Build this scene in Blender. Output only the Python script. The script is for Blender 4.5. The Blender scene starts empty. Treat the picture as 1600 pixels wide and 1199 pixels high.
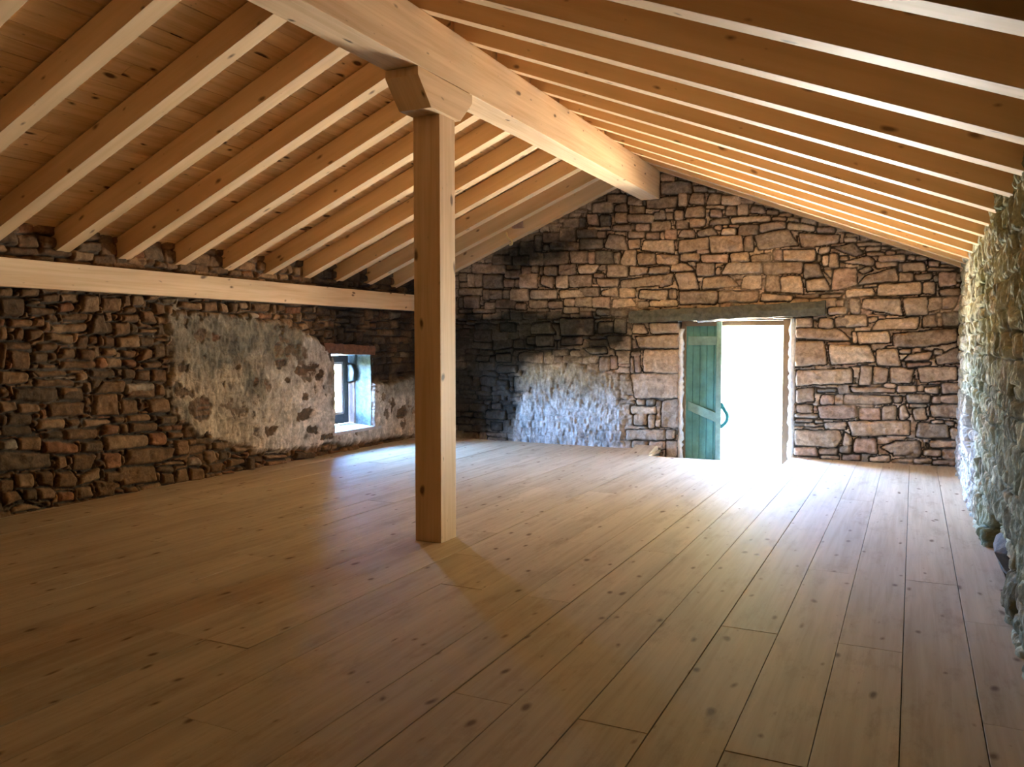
import bpy, bmesh, math, random
import numpy as np
from mathutils import Vector, Matrix

random.seed(7)
SC = bpy.context.scene
COL = SC.collection

# ------------------------------------------------------------------ helpers
def tag(o, label=None, cat=None, group=None, kind=None):
    if label: o['label'] = label
    if cat: o['category'] = cat; o['kind'] = 'thing'
    if group: o['group'] = group
    if kind: o['kind'] = kind
    return o

def empty(name, loc=(0, 0, 0)):
    o = bpy.data.objects.new(name, None)
    COL.objects.link(o); o.location = loc
    return o

class MB:
    """collects polygons with uv; build() links them as ONE mesh object"""
    def __init__(self): self.v = []; self.f = []; self.uv = []
    def poly(self, pts, uvs=None):
        n = len(self.v); self.v += [tuple(p) for p in pts]
        self.f.append(tuple(range(n, n + len(pts))))
        self.uv += list(uvs) if uvs is not None else [(p[0], p[1]) for p in pts]
    def prism(self, prof, axis, a, b, uoff=None):
        """extrude a 2-D profile along axis ('x','y','z') between a and b; grain runs along the longest side"""
        def P(p, t):
            return {'y': (p[0], t, p[1]), 'x': (t, p[0], p[1]), 'z': (p[0], p[1], t)}[axis]
        ou, ov = uoff if uoff else (random.uniform(0, 90), random.uniform(0, 90))
        n = len(prof)
        lens = [math.dist(prof[i], prof[(i + 1) % n]) for i in range(n)]
        grain_along_profile = max(lens) > abs(b - a)
        acc = 0
        for i in range(n):
            p, q = prof[i], prof[(i + 1) % n]; L = lens[i]
            quad = [P(p, a), P(q, a), P(q, b), P(p, b)]
            if grain_along_profile:
                uv = [(ou, ov + acc), (ou + L, ov + acc), (ou + L, ov + acc + abs(b - a)), (ou, ov + acc + abs(b - a))]
                acc += abs(b - a) + .013
            else:
                uv = [(ou, ov + acc), (ou, ov + acc + L), (ou + abs(b - a), ov + acc + L), (ou + abs(b - a), ov + acc)]
                acc += L
            self.poly(quad, uv)
        ca = [P(p, a) for p in prof]; cb = [P(p, b) for p in prof]
        if grain_along_profile:
            d = max(range(n), key=lambda i: lens[i]); p0, p1 = prof[d], prof[(d + 1) % n]
            ux, uy = (p1[0] - p0[0]) / lens[d], (p1[1] - p0[1]) / lens[d]
            g = lambda p: (ou + (p[0] - p0[0]) * ux + (p[1] - p0[1]) * uy, ov + 7 + (p[0] - p0[0]) * -uy + (p[1] - p0[1]) * ux)
        else:
            g = lambda p: (ou + p[0] * .12, ov + p[1])
        self.poly(ca[::-1], [g(p) for p in prof][::-1])
        self.poly(cb, [(g(p)[0] + 3.1, g(p)[1] + 5) for p in prof])
    def box(self, x0, x1, y0, y1, z0, z1):
        dx, dy, dz = x1 - x0, y1 - y0, z1 - z0
        if dx >= dy and dx >= dz: self.prism([(y0, z0), (y1, z0), (y1, z1), (y0, z1)], 'x', x0, x1)
        elif dy >= dz: self.prism([(x0, z0), (x1, z0), (x1, z1), (x0, z1)], 'y', y0, y1)
        else: self.prism([(x0, y0), (x1, y0), (x1, y1), (x0, y1)], 'z', z0, z1)
    def build(self, name, mat, parent=None, bevel=0.0, smooth=False):
        me = bpy.data.meshes.new(name)
        me.from_pydata(self.v, [], self.f)
        l = me.uv_layers.new(name='UVMap')
        flat = np.array(self.uv, dtype=np.float32).ravel()
        l.data.foreach_set('uv', flat)
        bm = bmesh.new(); bm.from_mesh(me)
        bmesh.ops.remove_doubles(bm, verts=bm.verts, dist=1e-5)
        bmesh.ops.recalc_face_normals(bm, faces=bm.faces)
        bm.to_mesh(me); bm.free()
        if smooth:
            me.polygons.foreach_set('use_smooth', [True] * len(me.polygons))
        me.materials.append(mat)
        o = bpy.data.objects.new(name, me); COL.objects.link(o)
        if parent: o.parent = parent
        if bevel:
            m = o.modifiers.new('bevel', 'BEVEL'); m.width = bevel; m.segments = 2; m.limit_method = 'ANGLE'
        return o

def tube(name, pts, r, mat, parent=None, res=4):
    cu = bpy.data.curves.new(name, 'CURVE'); cu.dimensions = '3D'
    s = cu.splines.new('BEZIER'); s.bezier_points.add(len(pts) - 1)
    for bp, p in zip(s.bezier_points, pts):
        bp.co = p; bp.handle_left_type = bp.handle_right_type = 'AUTO'
    cu.bevel_depth = r; cu.bevel_resolution = res; cu.use_fill_caps = True
    t = bpy.data.objects.new(name, cu); COL.objects.link(t)
    dg = bpy.context.evaluated_depsgraph_get()
    me = bpy.data.meshes.new_from_object(t.evaluated_get(dg))
    bpy.data.objects.remove(t)
    me.name = name; me.materials.clear(); me.materials.append(mat)
    o = bpy.data.objects.new(name, me); COL.objects.link(o)
    if parent: o.parent = parent
    return o

# ------------------------------------------------------------------ materials
def new_mat(name):
    m = bpy.data.materials.new(name); m.use_nodes = True
    nt = m.node_tree; nt.nodes.clear()
    out = nt.nodes.new('ShaderNodeOutputMaterial'); b = nt.nodes.new('ShaderNodeBsdfPrincipled')
    nt.links.new(b.outputs[0], out.inputs[0])
    return m, nt, b

def N(nt, typ, **kw):
    n = nt.nodes.new(typ)
    for k, v in kw.items():
        if k in n.inputs.keys(): n.inputs[k].default_value = v
        else: setattr(n, k, v)
    return n

def ramp(nt, src, stops):
    r = nt.nodes.new('ShaderNodeValToRGB'); e = r.color_ramp.elements
    while len(e) < len(stops): e.new(.5)
    for el, (p, c) in zip(e, stops):
        el.position = p; el.color = (*c, 1) if len(c) == 3 else c
    nt.links.new(src, r.inputs[0]); return r

def mixc(nt, fac, a, b, blend='MIX'):
    m = nt.nodes.new('ShaderNodeMix'); m.data_type = 'RGBA'; m.blend_type = blend
    for s, v in ((m.inputs[0], fac), (m.inputs[6], a), (m.inputs[7], b)):
        if hasattr(v, 'is_output'): nt.links.new(v, s)
        elif isinstance(v, (int, float)): s.default_value = v
        else: s.default_value = (*v, 1)
    return m.outputs[2]

def pine(name, light, dark, knot=(.10, .045, .018), rough=.55, knots=1.0, grain=1.0, spec=.35, gloss_var=0.0, dirt=0.0, ksize=.13, kmin=.45):
    m, nt, b = new_mat(name); L = nt.links.new
    uv = N(nt, 'ShaderNodeUVMap'); uv.uv_map = 'UVMap'
    mp = N(nt, 'ShaderNodeMapping'); mp.inputs['Scale'].default_value = (1.1, 26, 1); L(uv.outputs[0], mp.inputs[0])
    n1 = N(nt, 'ShaderNodeTexNoise', Scale=1.0, Detail=5.0, Roughness=.6, Distortion=.6); L(mp.outputs[0], n1.inputs['Vector'])
    mp2 = N(nt, 'ShaderNodeMapping'); mp2.inputs['Scale'].default_value = (.35, 3.6, 1); L(uv.outputs[0], mp2.inputs[0])
    n2 = N(nt, 'ShaderNodeTexNoise', Scale=1.0, Detail=3.0, Roughness=.55); L(mp2.outputs[0], n2.inputs['Vector'])
    g = ramp(nt, n1.outputs[0], [(.30, dark), (.62, light)])
    t = ramp(nt, n2.outputs[0], [(.3, tuple(c * .80 for c in dark)), (.7, tuple(min(1, c * 1.08) for c in light))])
    c = mixc(nt, .5 * grain, t.outputs[0], g.outputs[0])
    # knots: sparse dark ellipses stretched with the grain
    mp3 = N(nt, 'ShaderNodeMapping'); mp3.inputs['Scale'].default_value = (2.3, 5.2, 1); L(uv.outputs[0], mp3.inputs[0])
    nd = N(nt, 'ShaderNodeTexNoise', Scale=3.0, Detail=2.0); L(uv.outputs[0], nd.inputs['Vector'])
    ad = N(nt, 'ShaderNodeVectorMath', operation='MULTIPLY_ADD'); L(nd.outputs['Color'], ad.inputs[0]); ad.inputs[1].default_value = (.5, .5, 0); L(mp3.outputs[0], ad.inputs[2])
    v = N(nt, 'ShaderNodeTexVoronoi', Scale=1.0, Randomness=1.0); v.voronoi_dimensions = '2D'; L(ad.outputs[0], v.inputs['Vector'])
    sep = N(nt, 'ShaderNodeSeparateColor'); L(v.outputs['Color'], sep.inputs[0])
    sz = N(nt, 'ShaderNodeMapRange'); L(sep.outputs[0], sz.inputs[0])
    sz.inputs[1].default_value = kmin; sz.inputs[2].default_value = 1.0; sz.inputs[3].default_value = 0.0; sz.inputs[4].default_value = ksize
    dv = N(nt, 'ShaderNodeMath', operation='SUBTRACT'); L(sz.outputs[0], dv.inputs[0]); L(v.outputs['Distance'], dv.inputs[1])
    kf = N(nt, 'ShaderNodeMapRange'); L(dv.outputs[0], kf.inputs[0]); kf.inputs[1].default_value = -.035; kf.inputs[2].default_value = .035
    kf.inputs[3].default_value = 0; kf.inputs[4].default_value = knots
    c = mixc(nt, kf.outputs[0], c, knot)
    if dirt:
        mp4 = N(nt, 'ShaderNodeMapping'); mp4.inputs['Scale'].default_value = (2.0, 5.5, 1); L(uv.outputs[0], mp4.inputs[0])
        n4 = N(nt, 'ShaderNodeTexNoise', Scale=1.0, Detail=7.0, Roughness=.75); L(mp4.outputs[0], n4.inputs['Vector'])
        df = ramp(nt, n4.outputs[0], [(.52, (0, 0, 0)), (.75, (dirt, dirt, dirt))])
        c = mixc(nt, df.outputs[0], c, (.16, .09, .045))
    L(c, b.inputs['Base Color'])
    b.inputs['Roughness'].default_value = rough
    b.inputs['Specular IOR Level'].default_value = spec
    if gloss_var:
        rr = N(nt, 'ShaderNodeMapRange'); L(n2.outputs[0], rr.inputs[0]); rr.inputs[3].default_value = rough - gloss_var; rr.inputs[4].default_value = rough + gloss_var
        L(rr.outputs[0], b.inputs['Roughness'])
    bp = N(nt, 'ShaderNodeBump', Strength=.18, Distance=.004); L(n1.outputs[0], bp.inputs['Height']); L(bp.outputs[0], b.inputs['Normal'])
    return m

def plain(name, col, rough=.6, metal=0.0, var=.25, scale=9.0, bump=.2, spec=.4):
    m, nt, b = new_mat(name); L = nt.links.new
    tc = N(nt, 'ShaderNodeTexCoord')
    n = N(nt, 'ShaderNodeTexNoise', Scale=scale, Detail=6.0, Roughness=.65); L(tc.outputs['Object'], n.inputs['Vector'])
    r = ramp(nt, n.outputs[0], [(.3, tuple(c * (1 - var) for c in col)), (.7, tuple(min(1, c * (1 + var)) for c in col))])
    L(r.outputs[0], b.inputs['Base Color'])
    b.inputs['Roughness'].default_value = rough; b.inputs['Metallic'].default_value = metal
    b.inputs['Specular IOR Level'].default_value = spec
    bp = N(nt, 'ShaderNodeBump', Strength=bump, Distance=.01); L(n.outputs[0], bp.inputs['Height']); L(bp.outputs[0], b.inputs['Normal'])
    return m

def masonry(name, bump=1.0):
    """stone colour comes from the per-stone colours in the mesh; fine grain from noise"""
    m, nt, b = new_mat(name); L = nt.links.new
    at = N(nt, 'ShaderNodeAttribute'); at.attribute_name = 'stone_colour'
    tc = N(nt, 'ShaderNodeTexCoord')
    n = N(nt, 'ShaderNodeTexNoise', Scale=22.0, Detail=7.0, Roughness=.7, Distortion=.4); L(tc.outputs['Object'], n.inputs['Vector'])
    r = ramp(nt, n.outputs[0], [(.28, (.62, .60, .58)), (.72, (1.28, 1.28, 1.28))])
    n0 = N(nt, 'ShaderNodeTexNoise', Scale=7.0, Detail=6.0, Roughness=.75, Distortion=.8); L(tc.outputs['Object'], n0.inputs['Vector'])
    r0 = ramp(nt, n0.outputs[0], [(.32, (.66, .64, .62)), (.68, (1.25, 1.25, 1.25))])
    c = mixc(nt, 1.0, at.outputs['Color'], r.outputs[0], 'MULTIPLY')
    c = mixc(nt, 1.0, c, r0.outputs[0], 'MULTIPLY')
    L(c, b.inputs['Base Color']); b.inputs['Roughness'].default_value = .92; b.inputs['Specular IOR Level'].default_value = .2
    n2 = N(nt, 'ShaderNodeTexNoise', Scale=60.0, Detail=6.0, Roughness=.7); L(tc.outputs['Object'], n2.inputs['Vector'])
    b1 = N(nt, 'ShaderNodeBump', Strength=bump, Distance=.02); L(n.outputs[0], b1.inputs['Height'])
    b2 = N(nt, 'ShaderNodeBump', Strength=bump * .7, Distance=.006); L(n2.outputs[0], b2.inputs['Height']); L(b1.outputs[0], b2.inputs['Normal'])
    L(b2.outputs[0], b.inputs['Normal'])
    return m

def glass_mat(name):
    m = bpy.data.materials.new(name); m.use_nodes = True; nt = m.node_tree; nt.nodes.clear()
    out = nt.nodes.new('ShaderNodeOutputMaterial'); tr = nt.nodes.new('ShaderNodeBsdfTransparent'); gl = nt.nodes.new('ShaderNodeBsdfGlossy')
    fr = nt.nodes.new('ShaderNodeLayerWeight'); fr.inputs[0].default_value = .25; gl.inputs['Roughness'].default_value = .03
    pw = nt.nodes.new('ShaderNodeMath'); pw.operation = 'POWER'; pw.inputs[1].default_value = 3.0; nt.links.new(fr.outputs['Facing'], pw.inputs[0]); fr = pw
    tr.inputs[0].default_value = (.94, .97, .95, 1)
    mx = nt.nodes.new('ShaderNodeMixShader'); L = nt.links.new
    L(fr.outputs[0], mx.inputs[0]); L(tr.outputs[0], mx.inputs[1]); L(gl.outputs[0], mx.inputs[2]); L(mx.outputs[0], out.inputs[0])
    return m
BACK_STONES = """-605 267 -571 266 -571 251 -605 252;-628 254 -614 253 -614 240 -628 241;-613 252 -601 251 -601 231 -613 232;-601 252 -587 251 -587 231 -601 231;-587 250 -551 249 -551 227 -587 228;-551 242 -533 242 -533 229 -551 229;-533 241 -526 241 -526 229 -533 229;-526 249 -496 248 -496 227 -526 227;-571 264 -548 263 -548 250 -571 251;-549 255 -524 254 -524 243 -549 244;-548 263 -524 262 -524 254 -548 255;-523 259 -507 258 -507 247 -523 247;-506 260 -495 260 -495 249 -506 250;-493 258 -487 258 -487 244 -493 244;-486 259 -464 258 -464 244 -486 245;-462 261 -436 260 -436 244 -462 245;-489 244 -470 243 -471 226 -491 232;-467 244 -448 244 -448 225 -467 226;-507 225 -465 224 -465 211 -507 212;-461 223 -420 224 -420 212 -461 211;-487 278 -446 278 -448 261 -487 259;-510 279 -487 278 -487 259 -510 260;-536 275 -510 274 -510 260 -536 261;-569 278 -539 277 -539 263 -569 264;-543 287 -528 287 -528 275 -543 276;-526 296 -501 295 -501 275 -526 276;-501 303 -490 302 -490 280 -501 281;-488 307 -462 305 -462 291 -488 293;-461 311 -437 312 -437 292 -461 294;-451 291 -431 290 -431 279 -451 280;-477 291 -451 290 -451 280 -477 281;-487 290 -478 290 -477 281 -487 281;-443 277 -419 276 -419 260 -443 261;-628 239 -610 239 -610 230 -628 231;-628 230 -588 229 -588 219 -629 220;-586 227 -576 227 -576 211 -586 212;-576 227 -553 226 -553 212 -576 213;-553 226 -541 226 -541 212 -553 212;-541 227 -509 226 -509 208 -541 208;-620 218 -591 217 -591 198 -620 199;-629 216 -621 216 -621 200 -629 200;-565 212 -532 211 -532 197 -565 198;-584 208 -565 208 -565 197 -584 197;-532 206 -514 205 -514 196 -532 196;-510 210 -480 209 -480 198 -510 199;-479 207 -457 207 -457 196 -479 197;-455 209 -437 211 -437 200 -455 202;-629 198 -606 198 -606 191 -629 192;-605 199 -565 198 -565 191 -605 191;-390 354 -362 352 -362 341 -390 343;-412 344 -381 344 -381 329 -412 331;-378 339 -362 341 -360 328 -379 330;-360 350 -339 348 -339 335 -360 337;-358 337 -335 335 -335 324 -358 325;-379 329 -360 328 -360 312 -379 313;-421 330 -404 329 -402 312 -419 315;-401 327 -385 326 -385 310 -401 311;-360 325 -323 322 -323 311 -360 314;-323 325 -307 324 -307 315 -323 316;-439 338 -419 336 -419 331 -439 332;-463 326 -450 325 -450 319 -463 320;-456 325 -432 324 -432 311 -456 313;-431 326 -422 325 -422 311 -431 311;-419 312 -385 310 -385 305 -419 307;-382 311 -356 310 -353 300 -382 304;-355 312 -349 311 -349 303 -355 303;-348 311 -329 310 -329 301 -348 302;-325 313 -301 312 -299 300 -327 300;-461 313 -436 311 -436 291 -461 293;-435 309 -405 308 -405 295 -435 296;-405 305 -391 304 -391 295 -405 295;-334 299 -314 298 -314 288 -334 289;-313 298 -308 298 -307 287 -313 288;-360 301 -335 301 -335 291 -360 291;-387 300 -365 295 -360 275 -394 280;-431 295 -396 293 -396 279 -431 280;-451 291 -432 290 -432 279 -451 280;-359 289 -342 290 -342 277 -358 277;-337 288 -294 287 -293 268 -340 274;-463 294 -449 293 -449 280 -462 281;-477 292 -463 292 -463 281 -477 281;-445 279 -418 277 -418 261 -444 262;-418 276 -408 275 -408 259 -418 259;-408 276 -380 275 -380 258 -407 259;-379 274 -370 274 -370 257 -379 258;-365 276 -347 275 -348 254 -370 256;-346 270 -320 269 -319 254 -345 255;-318 267 -289 266 -289 253 -318 254;-462 259 -437 260 -435 245 -460 244;-433 259 -398 257 -407 245 -432 245;-389 257 -360 255 -360 238 -389 239;-357 254 -329 251 -331 242 -357 239;-328 250 -301 251 -300 241 -328 240;-410 246 -392 245 -392 238 -410 238;-448 243 -412 243 -413 227 -446 227;-407 238 -371 236 -372 225 -401 226;-370 234 -298 241 -299 226 -369 223;-431 225 -401 225 -402 213 -431 213;-399 221 -373 225 -372 211 -399 214;-371 224 -349 223 -348 210 -370 210;-342 220 -302 219 -304 205 -344 209;-301 221 -292 220 -292 206 -301 207;-437 212 -411 212 -411 198 -437 199;-411 212 -384 212 -384 196 -411 197;-380 209 -353 209 -345 197 -382 196;-344 205 -330 204 -330 196 -344 196;-329 205 -296 204 -296 196 -328 197;-455 211 -438 210 -438 199 -455 200;-457 199 -431 199 -431 189 -457 189;-383 194 -357 194 -357 183 -383 184;-405 194 -385 194 -385 186 -405 186;-314 377 -294 376 -293 363 -314 365;-314 365 -272 362 -270 345 -314 347;-270 357 -250 355 -250 346 -269 347;-251 351 -239 350 -239 344 -251 345;-334 344 -292 344 -292 329 -334 331;-291 347 -276 346 -276 330 -290 330;-270 347 -256 345 -253 330 -274 333;-248 344 -232 344 -232 329 -251 330;-231 341 -206 339 -206 327 -231 329;-207 335 -190 334 -190 327 -206 328;-252 329 -227 327 -227 323 -252 325;-277 329 -254 329 -252 314 -280 316;-293 329 -281 328 -281 326 -293 327;-295 326 -281 325 -281 312 -295 313;-306 324 -297 323 -297 314 -306 314;-315 328 -307 328 -307 314 -315 315;-246 323 -231 322 -230 312 -246 313;-225 327 -213 326 -211 314 -227 315;-211 328 -197 327 -197 313 -211 314;-193 324 -178 324 -173 313 -194 315;-173 318 -158 317 -158 311 -173 312;-272 314 -252 312 -253 303 -273 301;-292 313 -275 312 -275 299 -292 300;-278 315 -272 315 -272 308 -278 309;-246 309 -221 312 -220 304 -247 302;-218 312 -168 310 -168 303 -218 304;-167 308 -149 307 -149 302 -167 303;-241 302 -231 302 -231 295 -241 296;-222 303 -208 302 -208 298 -222 299;-231 303 -223 302 -222 298 -231 299;-230 298 -211 298 -212 287 -233 289;-208 301 -183 300 -184 287 -210 287;-182 301 -150 302 -150 293 -182 289;-307 301 -291 300 -290 287 -307 288;-283 299 -267 298 -266 287 -289 289;-263 297 -243 300 -235 289 -263 288;-314 298 -308 298 -307 288 -314 288;-287 285 -248 287 -248 272 -288 268;-247 288 -205 287 -202 267 -245 267;-201 286 -191 286 -190 266 -201 267;-189 286 -146 292 -134 271 -183 267;-314 268 -287 266 -289 257 -314 254;-286 268 -259 267 -259 256 -286 257;-263 272 -247 271 -247 266 -263 266;-259 265 -221 264 -221 252 -257 254;-219 264 -196 266 -195 253 -217 253;-194 260 -167 264 -170 252 -192 251;-169 261 -166 261 -166 252 -169 252;-165 266 -154 266 -154 252 -165 253;-153 265 -148 266 -147 251 -152 252;-298 253 -278 255 -266 244 -299 244;-314 251 -300 251 -300 240 -314 241;-264 254 -239 253 -239 236 -263 236;-236 247 -230 247 -231 237 -238 237;-222 253 -179 251 -178 237 -230 238;-177 250 -129 249 -130 235 -176 235;-314 239 -295 241 -296 227 -314 223;-292 242 -266 242 -260 219 -287 219;-255 234 -220 236 -206 221 -257 219;-201 234 -179 234 -179 216 -205 218;-172 234 -157 232 -156 213 -174 214;-155 232 -130 232 -127 209 -156 213;-314 220 -302 221 -305 206 -314 206;-300 221 -290 220 -290 206 -300 207;-287 217 -235 217 -236 199 -286 198;-234 216 -182 214 -183 201 -234 200;-178 212 -139 207 -143 199 -180 201;-314 205 -290 205 -289 197 -314 197;-164 302 -151 301 -150 293 -164 292;-147 300 -114 295 -115 288 -148 292;-113 293 -91 292 -91 285 -112 286;-134 287 -85 282 -88 271 -131 268;-153 265 -114 265 -115 250 -152 252;-109 267 -96 268 -97 260 -111 259;-112 260 -107 259 -107 249 -112 249;-106 257 -97 258 -98 244 -105 244;-97 259 -87 258 -86 242 -97 242;-94 266 -68 270 -58 257 -66 254;-85 255 -75 255 -75 250 -85 250;-85 248 -52 254 -44 247 -47 241;-103 243 -95 243 -95 239 -103 239;-103 239 -95 239 -95 228;-128 248 -109 247 -103 230 -127 229;-125 227 -101 228 -95 213 -124 213;-93 240 -65 240 -64 219 -94 213;-63 237 -51 241 -47 237 -58 232;-55 229 -22 238 -19 223 -63 219;-44 246 -20 245 -20 241 -42 239;-19 245 -10 244 -10 233 -19 233;-81 279 -65 278 -65 271 -81 272;-66 271 -38 270 -38 265 -66 266;-56 265 -38 265 -38 259 -56 259;-55 258 -33 257 -33 253 -55 254;-32 260 -23 259 -23 254 -32 254;-41 254 -12 254 -12 245 -41 246;-10 253 0 252 0 246 -10 247;0 252 13 252 13 246 0 246;-44 245 -20 245 -20 241 -43 239;-19 244 10 244 13 233 -18 233;14 237 44 236 44 233 13 232;14 245 26 244 26 238 14 239;-18 232 -3 231 -3 222 -18 222;-2 230 19 230 18 222 0 222;8 220 22 220 23 205 8 207;-40 219 6 221 7 206 -43 204;-57 218 -41 219 -42 216 -57 215;-77 214 -46 214 -44 205 -76 204;26 231 45 231 44 216 26 214;20 227 26 227 26 220 20 220;44 229 49 229 49 219 44 220;27 211 48 212 48 204 28 204;43 218 49 218 49 213 43 213;-58 201 -16 201 -13 180 -59 190;-13 201 14 203 15 182 -10 180;15 201 29 202 29 189 15 185;30 201 48 202 43 188 30 188;-72 203 -61 202 -60 183 -71 184;-78 201 -74 200 -74 184 -78 184;-78 182 -53 182 -51 169 -77 166;-51 179 -40 179 -41 173 -50 172;-39 176 6 179 4 164 -47 163;9 180 24 182 26 167 9 166;31 184 50 185 49 168 31 168;25 184 30 184 30 178 25 178;26 177 30 177 31 168 26 168;-98 192 -73 193 -75 183 -97 183;-137 180 -115 179 -115 166 -137 166;-108 179 -91 179 -89 165 -109 166;-89 179 -53 181 -52 169 -87 166;-137 166 -85 165 -69 149 -136 153;-64 161 -28 162 -25 148 -62 146;-69 161 -64 161 -64 147 -69 147;-136 149 -101 150 -97 122 -136 116;-95 145 -49 144 -41 124 -93 120;-41 139 -18 140 -13 119 -39 120;-135 112 -68 116 -67 97 -135 92;-59 119 -46 119 -46 95 -60 96;-45 119 -26 116 -28 99 -44 95;-134 88 -114 90 -111 73 -134 70;-70 93 -18 92 -19 87 -68 86;-31 98 -18 98 -18 93 -31 93;-97 148 -72 148 -71 145 -97 145;-110 89 -85 90 -85 85 -110 84;-23 158 47 165 48 150 12 142 -22 143;-31 144 -17 144 -17 141 -31 141;-16 139 -2 141 -3 135 -14 134;-5 134 20 137 18 127 -12 126;-7 124 19 124 19 122 -6 119;23 131 48 143 51 123 26 122;-25 117 2 117 -2 100 -24 99;4 119 48 119 48 103 9 100;-17 96 4 97 5 88 -17 86;13 95 29 95 29 86 14 87;32 99 53 99 53 88 32 87;11 98 29 98 29 96 11 95;5 97 13 97 13 89 5 89;-2 102 3 110 4 104 0 97;21 140 31 140 31 133 21 133;-22 82 -11 83 -12 74 -21 74;-7 85 19 86 19 75 -6 74;21 83 31 84 31 75 21 75;30 84 50 86 50 76 30 76;-76 83 -24 83 -22 73 -76 70;-3 73 16 73 16 70 -3 69;-104 81 -88 81 -88 69 -104 69;-134 68 -113 69 -113 58 -133 57;-136 57 -107 58 -107 52 -136 51;-135 50 -113 51 -113 47 -135 46;-111 50 -101 50 -100 46 -111 46;-107 67 -63 70 -61 55 -71 52 -105 52;-59 66 -36 68 -35 53 -59 51;-33 70 -18 71 -16 53 -34 52;-15 69 -9 73 -2 59 -7 53 -13 55;-99 47 -73 49 -73 42 -98 39;-94 42 -73 43 -73 39 -94 38;-71 49 -1 53 -2 36 -67 31;-135 36 -81 38 -78 26 -84 16 -135 16;-136 14 -108 15 -105 2 -135 2;-105 13 -82 16 -82 7 -105 5;-80 18 -67 19 -67 11 -80 10;-76 36 -67 30 -66 19 -77 18;-64 28 -38 30 -36 10 -65 11;-33 26 -16 27 -14 28 -20 11 -34 18;-103 4 -80 6 -80 2 -103 0;-77 8 -56 9 -56 1 -77 0;-47 6 -23 10 -22 2 -47 1;0 67 14 70 17 56 4 54;19 73 53 75 52 58 20 59;20 55 35 56 36 52 20 51;35 55 46 54 45 48 36 50;7 52 39 51 40 33 5 34;41 46 52 46 52 33 41 32;-20 27 10 30 12 12 -20 9;-5 18 10 19 10 10 -5 9;13 19 32 20 32 11 14 11;20 30 50 31 49 24 21 22;32 20 49 22 49 9 33 9;-22 5 3 8 3 2 -20 1;4 8 24 9 24 3 4 1;24 6 49 8 49 2 24 1;15 28 18 28 20 22 17 20;-351 174 -335 173 -329 160 -351 160;-328 175 -286 174 -285 160 -326 160;-346 156 -285 158 -284 140 -342 140;-353 138 -335 139 -335 137 -353 137;-353 135 -340 135 -340 128 -353 128;-349 129 -341 130 -339 106 -348 106;-354 127 -350 127 -350 106 -354 106;-336 137 -284 139 -284 106 -336 107;-354 104 -284 106 -284 72 -348 70;-346 69 -333 69 -333 61 -346 61;-332 69 -319 69 -319 62 -332 61;-353 59 -317 60 -317 49 -353 48;-350 47 -330 49 -330 33 -349 32;-328 49 -318 49 -318 29 -328 28;-308 68 -284 71 -286 31 -311 31;-359 25 -304 28 -303 14 -359 11;-303 28 -291 28 -291 16 -303 15;-352 10 -328 11 -329 1 -351 0;-327 11 -303 13 -303 1 -327 -1;-303 13 -287 13 -287 -9 -302 -10;-378 157 -354 157 -353 137 -378 137;-505 176 -474 178 -466 160 -507 160;-558 177 -531 176 -531 164 -558 164;-460 183 -408 182 -408 158 -460 158;-402 176 -380 176 -380 161 -402 161;-379 180 -361 180 -360 161 -378 161;-390 157 -353 158 -355 141 -384 138;-425 139 -391 142 -387 132 -411 130;-525 132 -487 133 -487 118 -527 120;-458 156 -426 156 -426 144 -458 144;-513 156 -499 156 -499 145 -513 145;-499 158 -470 158 -470 142 -499 142;-564 131 -539 131 -539 118 -564 118;-562 114 -527 114 -527 102 -562 101;-601 166 -572 166 -572 149 -602 149;-627 168 -601 168 -601 155 -627 155;-581 45 -547 46 -547 32 -581 31;-572 56 -554 57 -554 48 -572 47;-572 27 -554 27 -554 16 -572 15;-535 96 -507 97 -507 77 -535 76;-519 75 -503 75 -503 62 -519 62;-384 128 -373 128 -373 110 -383 109;-400 127 -384 127 -383 108 -400 107"""
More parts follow.
